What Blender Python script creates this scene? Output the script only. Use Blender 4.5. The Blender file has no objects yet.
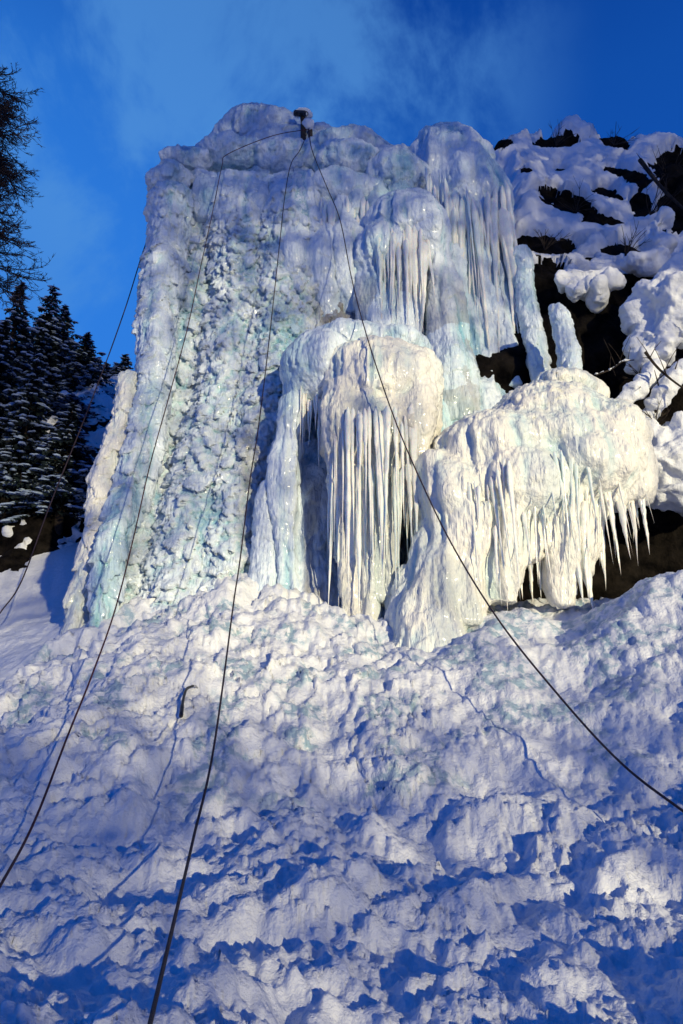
import bpy, bmesh, math, random
import numpy as np
from mathutils import Vector, Matrix
random.seed(7); rng = np.random.default_rng(7)
R = math.radians
sc = bpy.context.scene
COL = sc.collection

# ------------------------------------------------------------------ camera
W, H = 683, 1024
FPX = 731.0
PITCH = R(18); CS, SN = math.cos(PITCH), math.sin(PITCH)
EYE = Vector((0, 0, 1.6))
cam = bpy.data.cameras.new("camera"); camo = bpy.data.objects.new("camera", cam); COL.objects.link(camo)
camo.location = EYE; camo.rotation_euler = (R(90) + PITCH, 0, 0)
cam.sensor_fit = 'VERTICAL'; cam.sensor_height = 24; cam.lens = 24 * FPX / H
cam.clip_start = .05; cam.clip_end = 2000
sc.camera = camo

def ray(px, py):
    u = (px - W/2)/FPX; v = (H/2 - py)/FPX
    return Vector((u, CS - v*SN, SN + v*CS))
def P(px, py, Y):
    d = ray(px, py); return EYE + d*(Y/d.y)
def mpp(px, py, Y):                      # metres per pixel at that point
    return Y/ray(px, py).y/FPX
def project(X, Y, Z):
    dy = Y*CS + (Z-1.6)*SN
    dz = -Y*SN + (Z-1.6)*CS
    return W/2 + FPX*X/dy, H/2 - FPX*dz/dy

# ------------------------------------------------------------------ noise
def _h(ix, iy, iz, s):
    h = (ix*374761393 + iy*668265263 + iz*2147483647 + s*1274126177) & 0xFFFFFFFF
    h = ((h ^ (h >> 13)) * 1274126177) & 0xFFFFFFFF
    h = ((h ^ (h >> 16)) * 2246822519) & 0xFFFFFFFF
    return ((h ^ (h >> 15)) & 0xFFFFFF) / float(0xFFFFFF)
def vnoise(p, s=0):
    i = np.floor(p).astype(np.int64); f = p - i
    f = f*f*f*(f*(f*6-15)+10)
    r = 0
    for dx in (0, 1):
        wx = f[:, 0] if dx else 1-f[:, 0]
        for dy in (0, 1):
            wy = f[:, 1] if dy else 1-f[:, 1]
            for dz in (0, 1):
                wz = f[:, 2] if dz else 1-f[:, 2]
                r = r + wx*wy*wz*_h(i[:, 0]+dx, i[:, 1]+dy, i[:, 2]+dz, s)
    return r*2-1
def fbm(p, o=4, s=0, g=.5):
    r = 0; a = 1.0; t = 0
    for k in range(o):
        r = r + a*vnoise(p*(2.03**k)+k*17.3, s+k); t += a; a *= g
    return r/t
def worley(p, s=0, off=False):
    i = np.floor(p).astype(np.int64)
    f1 = np.full(len(p), 9.); f2 = np.full(len(p), 9.); rid = np.zeros(len(p)); oz = np.zeros(len(p))
    for dx in (-1, 0, 1):
        for dy in (-1, 0, 1):
            for dz in (-1, 0, 1):
                cx, cy, cz = i[:, 0]+dx, i[:, 1]+dy, i[:, 2]+dz
                a = _h(cx, cy, cz, s); b = _h(cx, cy, cz, s+1); c = _h(cx, cy, cz, s+2)
                d = (cx+a-p[:, 0])**2 + (cy+b-p[:, 1])**2 + (cz+c-p[:, 2])**2
                m = d < f1
                f2 = np.where(m, f1, np.minimum(f2, d))
                rid = np.where(m, a, rid); oz = np.where(m, p[:, 2]-cz-c, oz)
                f1 = np.where(m, d, f1)
    return (np.sqrt(f1), np.sqrt(f2), rid, oz) if off else (np.sqrt(f1), np.sqrt(f2), rid)
def sstep(a, b, x):
    t = np.clip((x-a)/(b-a), 0, 1); return t*t*(3-2*t)

# ------------------------------------------------------------------ tagging
def tag(o, label=None, cat=None, group=None, kind=None):
    if label: o['label'] = label
    if cat: o['category'] = cat
    if group: o['group'] = group
    if kind: o['kind'] = kind
    return o
def empty(name, loc, label, cat, group=None):
    o = bpy.data.objects.new(name, None); COL.objects.link(o); o.location = loc
    return tag(o, label, cat, group)
def link(name, me, mat, parent=None):
    o = bpy.data.objects.new(name, me); COL.objects.link(o)
    if mat and not me.materials: me.materials.append(mat)
    if parent:
        o.parent = parent
        bpy_inv = Matrix.Translation(parent.location).inverted()
        o.matrix_parent_inverse = bpy_inv
    return o
def mesh_np(name, V, F, smooth=True, attrs=None):
    me = bpy.data.meshes.new(name); n = len(V); F = np.asarray(F, dtype=np.int32)
    k = F.shape[1]
    me.vertices.add(n); me.vertices.foreach_set('co', np.asarray(V, dtype=np.float32).ravel())
    me.loops.add(F.size); me.loops.foreach_set('vertex_index', F.ravel())
    me.polygons.add(len(F)); me.polygons.foreach_set('loop_start', np.arange(0, F.size, k, dtype=np.int32))
    me.polygons.foreach_set('use_smooth', np.full(len(F), smooth))
    me.update(calc_edges=True)
    for a, v in (attrs or {}).items():
        at = me.attributes.new(a, 'FLOAT', 'POINT'); at.data.foreach_set('value', np.asarray(v, dtype=np.float32))
    return me
def grid_faces(nu, nv, wrap=False):
    i = np.arange(nu-1)[:, None]; j = np.arange(nv-1 if not wrap else nv)[None, :]
    j2 = (j+1) % nv
    return np.stack([i*nv+j, i*nv+j2, (i+1)*nv+j2, (i+1)*nv+j], -1).reshape(-1, 4)
def get_co(me):
    a = np.empty(len(me.vertices)*3, dtype=np.float32); me.vertices.foreach_get('co', a); return a.reshape(-1, 3).astype(float)
def get_no(me):
    a = np.empty(len(me.vertices)*3, dtype=np.float32); me.vertices.foreach_get('normal', a); return a.reshape(-1, 3).astype(float)

# ------------------------------------------------------------------ shapes collected before remeshing
def catmull(pts, n):
    pts = [np.array(p, float) for p in pts]
    pts = [2*pts[0]-pts[1]] + pts + [2*pts[-1]-pts[-2]]
    out = []
    for i in range(1, len(pts)-2):
        for k in range(n):
            t = k/n
            a, b, c, d = pts[i-1:i+3]
            out.append(.5*((2*b)+(-a+c)*t+(2*a-5*b+4*c-d)*t*t+(-a+3*b-3*c+d)*t**3))
    out.append(pts[-2]); return out
class Shape:
    def __init__(s): s.v = []; s.f = []
    def blob(s, px, py, Y, rx, ry, rd=None, rot=0):
        """ellipsoid: centre at the point, radii in pixels (depth radius in metres)"""
        c = P(px, py, Y); m = mpp(px, py, Y); rd = rd or rx*m
        s.ell(c, rx*m, rd, ry*m, rot)
    def ell(s, c, rx, ryy, rz, rot=0):
        n0 = len(s.v); nu, nv = 14, 20
        ca, sa = math.cos(rot), math.sin(rot)
        for i in range(nu+1):
            t = math.pi*i/nu
            for j in range(nv):
                a = 2*math.pi*j/nv
                x, y, z = rx*math.sin(t)*math.cos(a), ryy*math.sin(t)*math.sin(a), rz*math.cos(t)
                x, z = x*ca+z*sa, -x*sa+z*ca
                s.v.append((c[0]+x, c[1]+y, c[2]+z))
        for i in range(nu):
            for j in range(nv):
                s.f.append((n0+i*nv+j, n0+(i+1)*nv+j, n0+(i+1)*nv+(j+1) % nv, n0+i*nv+(j+1) % nv))
    def col(s, pts, depth=1.0, n=4):
        """column through (px, py, Y, radius px); Y is the FRONT of the column"""
        Q = []
        for px, py, Y, r in pts:
            rm = r*mpp(px, py, Y)
            c = P(px, py, Y); Q.append((c.x, c.y+rm*depth, c.z, rm))
        s.path(Q, depth, n)
    def path(s, Q, depth=1.0, n=4):
        Q = catmull(Q, n); nv = 18; n0 = len(s.v)
        rows = [Q[0]*1] + Q + [Q[-1]*1]
        for k, q in enumerate(rows):
            r = q[3] if 0 < k < len(rows)-1 else q[3]*.02
            for j in range(nv):
                a = 2*math.pi*j/nv
                s.v.append((q[0]+r*math.cos(a), q[1]+r*depth*math.sin(a), q[2]))
        for i in range(len(rows)-1):
            for j in range(nv):
                s.f.append((n0+i*nv+j, n0+i*nv+(j+1) % nv, n0+(i+1)*nv+(j+1) % nv, n0+(i+1)*nv+j))
    def remesh(s, name, vox, smooth=4):
        me = bpy.data.meshes.new(name); me.from_pydata([tuple(map(float, v)) for v in s.v], [], s.f)
        bm = bmesh.new(); bm.from_mesh(me)
        bmesh.ops.remove_doubles(bm, verts=bm.verts, dist=1e-4)
        bmesh.ops.recalc_face_normals(bm, faces=bm.faces); bm.to_mesh(me); bm.free()
        o = bpy.data.objects.new(name, me); COL.objects.link(o)
        m = o.modifiers.new('r', 'REMESH'); m.mode = 'VOXEL'; m.voxel_size = vox; m.use_smooth_shade = True
        m2 = o.modifiers.new('s', 'SMOOTH'); m2.iterations = smooth; m2.factor = .5
        dg = bpy.context.evaluated_depsgraph_get()
        out = bpy.data.meshes.new_from_object(o.evaluated_get(dg), depsgraph=dg)
        out.name = name
        bpy.data.objects.remove(o); bpy.data.meshes.remove(me)
        return out

def displace(me, caul=1.0, flute=1.0, lump=1.0, murk=None, seed=0, droop=.5, cs=1.0, region=None, mid=0.):
    """give a remeshed ice body its real relief: hanging scallops, vertical flutes, lumps"""
    V = get_co(me); N = get_no(me)
    seedv = seed*3.7
    q = V + .16*np.stack([fbm(V*1.3+seedv, 2, 5), fbm(V*1.3+9+seedv, 2, 6), fbm(V*1.3+19+seedv, 2, 7)], 1)
    c = np.full(len(V), float(caul)); fl = np.full(len(V), float(flute))
    if region is not None: c, fl = region(V, N, c, fl)
    # scallops at two sizes
    f1, f2, rid, oz = worley(q/np.array([.25, .25, .56])/cs + seedv, seed, True)
    b1 = np.sqrt(np.clip(1-(f1/.95)**2, 0, 1)) * (.45+.9*rid)*np.clip(.85-.9*oz, .15, 1.6)
    g1, g2, rid2, oz2 = worley(q/np.array([.10, .10, .20])/cs + seedv, seed+9, True)
    b2 = np.sqrt(np.clip(1-(g1/.95)**2, 0, 1)) * (.4+rid2)*np.clip(.85-.9*oz2, .15, 1.6)
    edge = np.clip(f2-f1, 0, 1)
    fp = V.copy(); fp[:, 0] += .12*fbm(V*1.1, 2, 31); fp[:, 2] *= .06
    r1 = 1-np.abs(vnoise(fp/np.array([.23, .23, .6])+seedv, 40)); r2 = 1-np.abs(vnoise(fp/np.array([.085, .085, .2])+seedv, 41))
    r0 = 1-np.abs(vnoise(fp/np.array([.6, .6, 1.4])+seedv, 42))
    sl = fbm(V*.9+seedv, 3, 60); fine = fbm(V*9, 3, 70)
    side = np.clip(1-np.abs(N[:, 2])*.9, .15, 1)
    d = c*cs**.5*(.13*b1+.07*b2-.07) + fl*side*(.13*(r0-.6)+.10*(r1-.55)+.045*(r2-.5)) + lump*.22*sl + .022*fine+.03*fbm(V*4.5, 2, 75)+(mid*(.30*fbm(V*1.9+seedv, 3, 76)+.10*fbm(V*5+seedv, 4, 77, .65)) if mid else 0)
    V2 = V + N*d[:, None]
    V2[:, 2] -= droop*c*cs**.5*(.14*b1*b1+.05*b2)*side
    me.vertices.foreach_set('co', V2.astype(np.float32).ravel()); me.update()
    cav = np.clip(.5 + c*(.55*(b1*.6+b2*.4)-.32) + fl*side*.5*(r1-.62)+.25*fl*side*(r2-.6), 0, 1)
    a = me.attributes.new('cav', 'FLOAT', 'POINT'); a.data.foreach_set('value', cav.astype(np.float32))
    mk = np.zeros(len(V)) if murk is None else murk(V, N)
    a = me.attributes.new('murk', 'FLOAT', 'POINT'); a.data.foreach_set('value', np.clip(mk, 0, 1).astype(np.float32))
    for p in me.polygons: break
    me.polygons.foreach_set('use_smooth', np.full(len(me.polygons), True))
    return me

# ------------------------------------------------------------------ materials
def mat(name):
    m = bpy.data.materials.new(name); m.use_nodes = True
    nt = m.node_tree; b = nt.nodes['Principled BSDF']
    return m, nt, b
def nd(nt, t, **k):
    n = nt.nodes.new(t)
    for a, v in k.items():
        if a in n.inputs.keys(): n.inputs[a].default_value = v
        else: setattr(n, a, v)
    return n
def mixc(nt, fac, a, b, mode='MIX'):
    n = nt.nodes.new('ShaderNodeMix'); n.data_type = 'RGBA'; n.blend_type = mode
    for i, v in ((0, fac), (6, a), (7, b)):
        if hasattr(v, 'is_output') or isinstance(v, bpy.types.NodeSocket): nt.links.new(v, n.inputs[i])
        else: n.inputs[i].default_value = v if i == 0 else (*v, 1)
    return n.outputs[2]
def mth(nt, op, a, b=0., c=None, clamp=False):
    n = nt.nodes.new('ShaderNodeMath'); n.operation = op; n.use_clamp = clamp
    for i, v in ((0, a), (1, b), (2, c)):
        if v is None: continue
        if isinstance(v, bpy.types.NodeSocket): nt.links.new(v, n.inputs[i])
        else: n.inputs[i].default_value = v
    return n.outputs[0]
def mapr(nt, v, a, b, c=0., d=1.):
    n = nt.nodes.new('ShaderNodeMapRange'); n.interpolation_type = 'SMOOTHSTEP'
    nt.links.new(v, n.inputs[0])
    for i, x in enumerate((a, b, c, d)): n.inputs[i+1].default_value = x
    return n.outputs[0]
def noise(nt, scale, detail=4, rough=.55, vec=None, stretch=None):
    n = nt.nodes.new('ShaderNodeTexNoise'); n.inputs['Scale'].default_value = scale
    n.inputs['Detail'].default_value = detail; n.inputs['Roughness'].default_value = rough
    tc = nt.nodes.new('ShaderNodeNewGeometry'); src = tc.outputs['Position']
    if stretch:
        mp = nt.nodes.new('ShaderNodeMapping'); mp.inputs['Scale'].default_value = stretch
        nt.links.new(src, mp.inputs[0]); src = mp.outputs[0]
    nt.links.new(src, n.inputs['Vector']); return n.outputs[0]
def bump(nt, b, hs, k=1.):
    acc = None
    for h, s, d in hs:
        acc = mth(nt, 'MULTIPLY', h, s*d) if acc is None else mth(nt, 'MULTIPLY_ADD', h, s*d, acc)
    n = nt.nodes.new('ShaderNodeBump'); n.inputs['Strength'].default_value = 1; n.inputs['Distance'].default_value = k
    nt.links.new(acc, n.inputs['Height']); nt.links.new(n.outputs[0], b.inputs['Normal'])

def ice_mat(name, frost=(.80, .88, .96), clear=(.32, .62, .70), murkc=(.30, .27, .25), amount=.5, deep=(.22, .40, .62), sss=0., streak=.35, bk=1.):
    m, nt, b = mat(name)
    at = nd(nt, 'ShaderNodeAttribute', attribute_name='cav').outputs['Fac']
    mk = nd(nt, 'ShaderNodeAttribute', attribute_name='murk').outputs['Fac']
    n1 = noise(nt, .9, 4, .6, stretch=(1, 1, .45)); n2 = noise(nt, 5, 5, .6, stretch=(1, 1, .25)); n3 = noise(nt, 26, 3, .6)
    patch = mapr(nt, n1, .50-.05*amount, .66)
    crev = mapr(nt, at, .60, .25)
    f = mth(nt, 'MULTIPLY_ADD', crev, .62, mth(nt, 'MULTIPLY', patch, amount), clamp=True)
    f = mth(nt, 'MULTIPLY', f, mapr(nt, n2, .25, .6, .45, 1), clamp=True)
    c = mixc(nt, f, frost, clear)
    c = mixc(nt, mth(nt, 'MULTIPLY', mapr(nt, at, .42, .10), .75), c, deep)  # deeper ice tint in creases, also painting crease shade into the colour
    c = mixc(nt, mth(nt, 'MULTIPLY', mk, mapr(nt, n2, .30, .62, .35, 1)), c, murkc)
    c = mixc(nt, .22, c, mixc(nt, mapr(nt, n3, .3, .7), (.55, .6, .66), (1, 1, 1)), 'MULTIPLY')
    b.inputs['Coat Weight'].default_value = .35; b.inputs['Coat Roughness'].default_value = .12
    n5 = noise(nt, 11, 5, .65, stretch=(1, 1, .16))
    c = mixc(nt, mapr(nt, n5, .46, .66, 0, streak), c, (.52, .64, .74), 'MULTIPLY')
    nt.links.new(c, b.inputs['Base Color'])
    r = mapr(nt, f, 0, .8, .42, .12); nt.links.new(r, b.inputs['Roughness'])
    b.inputs['IOR'].default_value = 1.31
    b.inputs['Subsurface Weight'].default_value = sss if sss > .2 else 0
    b.inputs['Subsurface Radius'].default_value = (.35, .7, 1.0); b.inputs['Subsurface Scale'].default_value = .07
    st = noise(nt, 30, 3, .6, stretch=(1, 1, .12)); fn = noise(nt, 70, 4, .65)
    vor = nt.nodes.new('ShaderNodeTexVoronoi'); vor.inputs['Scale'].default_value = 16
    vor.feature = 'F1'
    tc = nt.nodes.new('ShaderNodeNewGeometry'); mp = nt.nodes.new('ShaderNodeMapping'); mp.inputs['Scale'].default_value = (1, 1, .5)
    nt.links.new(tc.outputs['Position'], mp.inputs[0]); nt.links.new(mp.outputs[0], vor.inputs['Vector'])
    bump(nt, b, [(vor.outputs[0], .6, -.035), (st, .9, .03), (fn, .6, .014), (n2, .8, .05)], bk)
    return m
M_ICE = ice_mat('frosted_ice')
M_ICE_WARMLIT = ice_mat('warm_lit_ice', frost=(.93, .90, .82), clear=(.55, .75, .80), amount=.4, deep=(.45, .62, .62), streak=.12)  # cream base paints in the warmth of the nearer light
M_ICE_DIM = ice_mat('dimmed_blue_ice', frost=(.62, .72, .84), clear=(.26, .50, .62), amount=.7, deep=(.15, .33, .5))  # blue glaze, darkened to paint the light fading toward the top
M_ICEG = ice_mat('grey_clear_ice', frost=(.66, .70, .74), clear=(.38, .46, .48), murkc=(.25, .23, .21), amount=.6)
M_ICIC = ice_mat('icicle_ice', frost=(.88, .88, .83), clear=(.58, .76, .78), deep=(.6, .75, .78), amount=.5, sss=.35, streak=.1, bk=.35)

def snow_mat(name, base=(.82, .84, .88), ice=(.20, .36, .47), icy=0.):
    m, nt, b = mat(name)
    n1 = noise(nt, 2.2, 5, .6); n3 = noise(nt, 40, 4, .65); n4 = noise(nt, 9, 4, .6)
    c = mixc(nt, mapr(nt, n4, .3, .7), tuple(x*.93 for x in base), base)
    if icy:
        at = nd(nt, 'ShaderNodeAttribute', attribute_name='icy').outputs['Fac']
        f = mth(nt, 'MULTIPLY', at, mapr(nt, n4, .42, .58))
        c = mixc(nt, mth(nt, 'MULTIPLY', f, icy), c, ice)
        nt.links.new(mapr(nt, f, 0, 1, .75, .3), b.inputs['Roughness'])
    else: b.inputs['Roughness'].default_value = .75
    nt.links.new(c, b.inputs['Base Color'])
    b.inputs['IOR'].default_value = 1.31
    bump(nt, b, [(n1, .4, .08), (n4, .8, .04), (n3, 1.0, .014)])
    return m
M_SNOW = snow_mat('snow'); M_SNOWG = snow_mat('icy_snow', icy=.85)

def simple(name, c1, c2, scale=8, rough=.85, bd=.02, spec=.3, stretch=None):
    m, nt, b = mat(name)
    n1 = noise(nt, scale, 5, .65, stretch=stretch); n2 = noise(nt, scale*5, 4, .6)
    nt.links.new(mixc(nt, mapr(nt, n1, .3, .7), c1, c2), b.inputs['Base Color'])
    b.inputs['Roughness'].default_value = rough; b.inputs['Specular IOR Level'].default_value = spec
    bump(nt, b, [(n1, .6, bd), (n2, .5, bd*.3)])
    return m
M_SNOW_SHADED = snow_mat('shaded_fir_snow', base=(.38, .48, .66))  # fir snow with its bluish shade painted into the base colour
M_ROCK = simple('dark_rock', (.001, .001, .0013), (.016, .013, .011), 2.6, .9, .12, .04)  # near-black rock base with brownish mottling
M_BARK = simple('dark_bark', (.015, .011, .009), (.05, .035, .025), 9, .9, .03)
M_NEED = simple('fir_needles', (.003, .008, .012), (.010, .022, .022), 3, .8, .02)
M_LARCH = simple('larch_bark', (.03, .018, .015), (.07, .045, .035), 12, .9, .01)
M_ROPE = simple('rope_sheath', (.012, .010, .014), (.05, .03, .045), 160, .7, .002)
M_ROPE2 = simple('red_rope_sheath', (.03, .008, .012), (.09, .02, .03), 160, .7, .002)
M_METAL = simple('black_metal', (.01, .01, .012), (.03, .03, .035), 30, .4, .002, .5)
M_STEEL = simple('steel', (.25, .26, .28), (.4, .4, .42), 30, .35, .002, .6)
M_WOOD = simple('wet_wood', (.03, .022, .016), (.08, .055, .035), 6, .8, .02, stretch=(1, 1, .2))

# ------------------------------------------------------------------ world and sun
SUN_EL, SUN_AZ = 5.0, 28.0      # low, from the right behind the camera
world = bpy.data.worlds.new("World"); sc.world = world; world.use_nodes = True
nt = world.node_tree; bg = nt.nodes['Background']
sky = nt.nodes.new('ShaderNodeTexSky'); sky.sky_type = 'NISHITA'; sky.sun_disc = False
sky.sun_elevation = R(SUN_EL); sky.sun_rotation = R(180-SUN_AZ); sky.air_density = 1.0; sky.dust_density = .2; sky.ozone_density = 6
tc = nt.nodes.new('ShaderNodeTexCoord')
sx = nt.nodes.new('ShaderNodeSeparateXYZ'); nt.links.new(tc.outputs['Generated'], sx.inputs[0])
# dusk blue: the sky's own gradient pulled to the deep blue of the hour
grad = nt.nodes.new('ShaderNodeValToRGB'); nt.links.new(sx.outputs[2], grad.inputs[0])
e = grad.color_ramp.elements
e[0].position = 0.0; e[0].color = (.002, .06, .42, 1)
e[1].position = 1.0; e[1].color = (.002, .035, .22, 1)
for p, c in ((.25, (.004, .08, .50)), (.42, (.008, .105, .52)), (.72, (.006, .080, .40)), (.85, (.0025, .045, .29))):
    x = e.new(p); x.color = (*c, 1)
hs = nt.nodes.new('ShaderNodeHueSaturation'); hs.inputs['Saturation'].default_value = 1.2
nt.links.new(sky.outputs[0], hs.inputs['Color'])
skys = mixc(nt, 1.0, hs.outputs[0], (.05, .12, .3), 'MULTIPLY')
base = mixc(nt, .88, skys, grad.outputs[0])
mp = nt.nodes.new('ShaderNodeMapping'); mp.inputs['Scale'].default_value = (1.6, 1.6, 1.1); mp.inputs['Rotation'].default_value = (.3, .5, .2)
mp.inputs['Location'].default_value = (1.15, .1, .2)
nt.links.new(tc.outputs['Generated'], mp.inputs[0])
cn = nt.nodes.new('ShaderNodeTexNoise'); cn.inputs['Scale'].default_value = 2.6; cn.inputs['Detail'].default_value = 7
cn.inputs['Roughness'].default_value = .6; cn.inputs['Distortion'].default_value = .35
nt.links.new(mp.outputs[0], cn.inputs['Vector'])
cl = mapr(nt, cn.outputs[0], .43, .62)
glow = nt.nodes.new('ShaderNodeVectorMath'); glow.operation = 'DOT_PRODUCT'
nt.links.new(tc.outputs['Generated'], glow.inputs[0]); glow.inputs[1].default_value = (-.42, .83, .36)   # afterglow low in the north-west
base = mixc(nt, mapr(nt, glow.outputs['Value'], .74, 1.02, 0, .9), base, (.032, .225, .78))
gl2 = nt.nodes.new('ShaderNodeVectorMath'); gl2.operation = 'DOT_PRODUCT'
nt.links.new(tc.outputs['Generated'], gl2.inputs[0]); gl2.inputs[1].default_value = (-.149, .655, .741)   # the wisps hang over the icefall only
cl = mth(nt, 'MULTIPLY', cl, mapr(nt, gl2.outputs['Value'], .90, .985))
behind = mixc(nt, mapr(nt, sx.outputs[1], -.35, .25), (.3, 1.12, 1.05), (1, 1, 1))
base = mixc(nt, 1.0, base, behind, 'MULTIPLY')
col = mixc(nt, mth(nt, 'MULTIPLY', cl, .62), base, (.09, .30, .70))
nt.links.new(col, bg.inputs[0]); bg.inputs[1].default_value = 1.0
# NOTE strength set through the ramp: the ramp already holds dusk radiances

sun = bpy.data.lights.new('sun', 'SUN'); sun.energy = 4.6; sun.angle = R(.6); sun.color = (.98, .86, .55)
suno = bpy.data.objects.new('sun', sun); COL.objects.link(suno)
sd = Vector((math.sin(R(SUN_AZ))*math.cos(R(SUN_EL)), -math.cos(R(SUN_AZ))*math.cos(R(SUN_EL)), math.sin(R(SUN_EL))))
suno.rotation_euler = sd.to_track_quat('Z', 'Y').to_euler()
sc.view_settings.view_transform = 'Standard'; sc.view_settings.look = 'None'; sc.view_settings.exposure = 0

# ------------------------------------------------------------------ snow ground: one sheet, piled into a cone under the ice
ctl = []
for px, py, Y in [(0,1024,3.3),(341,1024,3.5),(683,1024,3.5),(0,900,4.6),(170,900,4.8),(341,900,4.8),(683,900,4.7),
    (0,830,5.7),(170,830,5.9),(341,815,6.2),(520,810,6.1),(683,810,5.9),(100,745,7.1),(250,740,7.4),(400,740,7.3),(550,715,7.3),(683,700,7.0),
    (130,670,8.6),(250,655,8.9),(400,672,8.4),(500,635,8.7),(590,632,8.8),(650,610,8.3),(683,590,8.2),
    (105,640,10.3),(172,620,10.8),(215,590,11.1),(250,578,11.3),(300,602,10.6),(345,622,10.1),(400,655,9.3),(440,638,9.4),(490,606,9.6),(560,612,9.8),(605,618,9.8),(645,585,8.9),(683,572,9.0),
    (0,755,7.4),(40,725,8.2),(60,670,9.6),(0,690,9.4),(75,617,12.),(40,622,13.2),(0,628,13.6),(0,596,16.5),(60,560,17.5),(20,545,19)]:
    p = P(px, py, Y); ctl.append((p.x, p.y, p.z))
ctl += [(-3, 0, 0), (0, 0, 0), (3, 0, 0), (0, -3, -.3), (-5, -2, -.3), (5, -2, -.3), (-3, 14, 4.6), (0, 14, 4.6), (4, 12.5, 3.9), (8, 12, 3.8), (6.2, 9, 3.9), (7, 6, 2.0), (6, 3, .8), (-7, 8, 1.0), (-7, 4, .4), (-9, 12, 2.6), (-10, 18, 6.4), (8, 18, 5), (0, 20, 6)]
ctl = np.array(ctl)
def tps_fit(C):
    X = C[:, :2]; n = len(C)
    d = np.linalg.norm(X[:, None]-X[None], axis=2); K = np.where(d > 0, d*d*np.log(d+1e-9), 0) + np.eye(n)*.15
    A = np.zeros((n+3, n+3)); A[:n, :n] = K; A[:n, n] = 1; A[:n, n+1:] = X; A[n, :n] = 1; A[n+1:, :n] = X.T
    return np.linalg.solve(A, np.r_[C[:, 2], 0, 0, 0])
TW = tps_fit(ctl)
def base_z(x, y):
    z = np.full(len(x), TW[-3]) + TW[-2]*x + TW[-1]*y
    for (cx, cy, _), w in zip(ctl, TW[:-3]):
        d2 = (x-cx)**2+(y-cy)**2; z += w*.5*d2*np.log(d2+1e-9)
    far = .3*np.clip(y, -30, 30) - .2
    sdx, sdy = math.sin(R(SUN_AZ)), -math.cos(R(SUN_AZ))
    al = x*sdx+y*sdy; t = x*(-sdy)+y*sdx                      # unseen snow bank, added behind the camera to shade the foreground
    crest = 1.0+1.5*sstep(1.6, .2, t)+.22*np.sin(t*1.7)+.16*np.sin(t*4.1+1)
    bank = crest*np.exp(-((al-13)/2.2)**2)*sstep(-14, -4, t)*sstep(34, 22, t)
    w = sstep(2, 9, np.maximum(np.maximum(np.abs(x)-8, y-17), -y-1))
    return np.maximum(z*(1-w)+far*w, 0*z-.4)*1.0+bank
def build_ground():
    ang = np.r_[np.arange(-180, -34, 2.5), np.arange(-34, 34, .115), np.arange(34, 180, 2.5)]
    rad = [.05, .4, .9, 1.4, 1.9]; r = 2.3
    while r < 14: rad.append(r); r *= 1.0052
    while r < 500: rad.append(r); r *= 1.06
    rad = np.array(rad); A, Rr = np.meshgrid(np.radians(ang), rad)
    x = (Rr*np.sin(A)).ravel(); y = (Rr*np.cos(A)).ravel(); nr, na = len(rad), len(ang)
    z = base_z(x, y)
    e = .05
    nx = -(base_z(x+e, y)-z)/e; ny = -(base_z(x, y+e)-z)/e
    N = np.stack([nx, ny, np.ones_like(nx)], 1); N /= np.linalg.norm(N, axis=1)[:, None]
    V = np.stack([x, y, z], 1)
    near = 1-sstep(5.6, 6.8, y+.35*fbm(V*.9, 2, 3))           # churned powder in front
    cone = (1-near)*sstep(13, 10.5, y)*sstep(-4.6, -3.6, x+.4*fbm(V*.8, 2, 4))
    left = cone*sstep(-.6, -2.2, x)*sstep(10.2, 8.5, y)
    amp_far = sstep(60, 15, Rr.ravel())
    n0 = fbm(V*.55, 3, 11); n1 = fbm(V*1.7, 4, 12); n2 = fbm(V*5, 4, 13, .55); n3 = fbm(V*17, 3, 14, .6)
    q = V+.12*np.stack([fbm(V*2, 2, 15), fbm(V*2+7, 2, 16), 0*x], 1)
    w1, w1b, i1 = worley(q/np.array([.26, .5, .7]), 20); b1 = np.sqrt(np.clip(1-w1**2, 0, 1))*(.3+i1)
    w2, w2b, i2 = worley(q/np.array([.10, .19, .2]), 24); b2 = np.sqrt(np.clip(1-w2**2, 0, 1))*(.3+i2)
    w3, _, i3 = worley(q/.075, 28); b3 = np.sqrt(np.clip(1-w3**2, 0, 1))*(i3 > .45)*i3
    w4, _, i4 = worley(q/.62+3.3, 29); w5, _, i5 = worley(q/.17+8, 34); b5 = np.sqrt(np.clip(1-w5**2, 0, 1))*(i5 > .35)*i5; b4 = np.sqrt(np.clip(1-(w4*1.15)**2, 0, 1))*(.2+i4)
    rg = 1-np.abs(fbm(V*np.array([1.5, .8, 1])+3, 3, 33))
    d = amp_far*.16*n0
    d += near*(.20*n1+.05*b4*sstep(-.3, .3, n0)+.09*n2+.026*n3+(.055*b5+.028*b3)*sstep(-.4, .1, n1+.5*n2))
    rt = sstep(.3, 1.8, x)
    d += cone*(.13*n1+.05*n2+.022*n3+(1-.5*rt)*.025*b5+.22*sstep(9.2, 10.6, y)*n1+(1-.8*rt)*(.055*b1+.04*b2)+.12*(rg-.6))
    d += left*(.20*b4)
    d += (1-near)*(1-cone)*amp_far*(.06*n1+.03*n2+.01*n3)
    V2 = V+N*d[:, None]
    V2[:, 1] -= (cone*(1-.7*rt)*(.05*b1*i1+.03*b2))
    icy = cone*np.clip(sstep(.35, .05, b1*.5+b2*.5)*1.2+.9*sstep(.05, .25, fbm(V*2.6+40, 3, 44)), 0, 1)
    F = grid_faces(nr, na)
    # close the sheet behind the camera and at its centre
    i = np.arange(nr-1); F = np.r_[F, np.stack([i*na+na-1, i*na, (i+1)*na, (i+1)*na+na-1], 1)]
    F = F[:, ::-1]
    return mesh_np('snow_ground', V2, F, attrs={'icy': icy})
g = link('snow_ground', build_ground(), M_SNOWG); tag(g, kind='structure')

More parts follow.
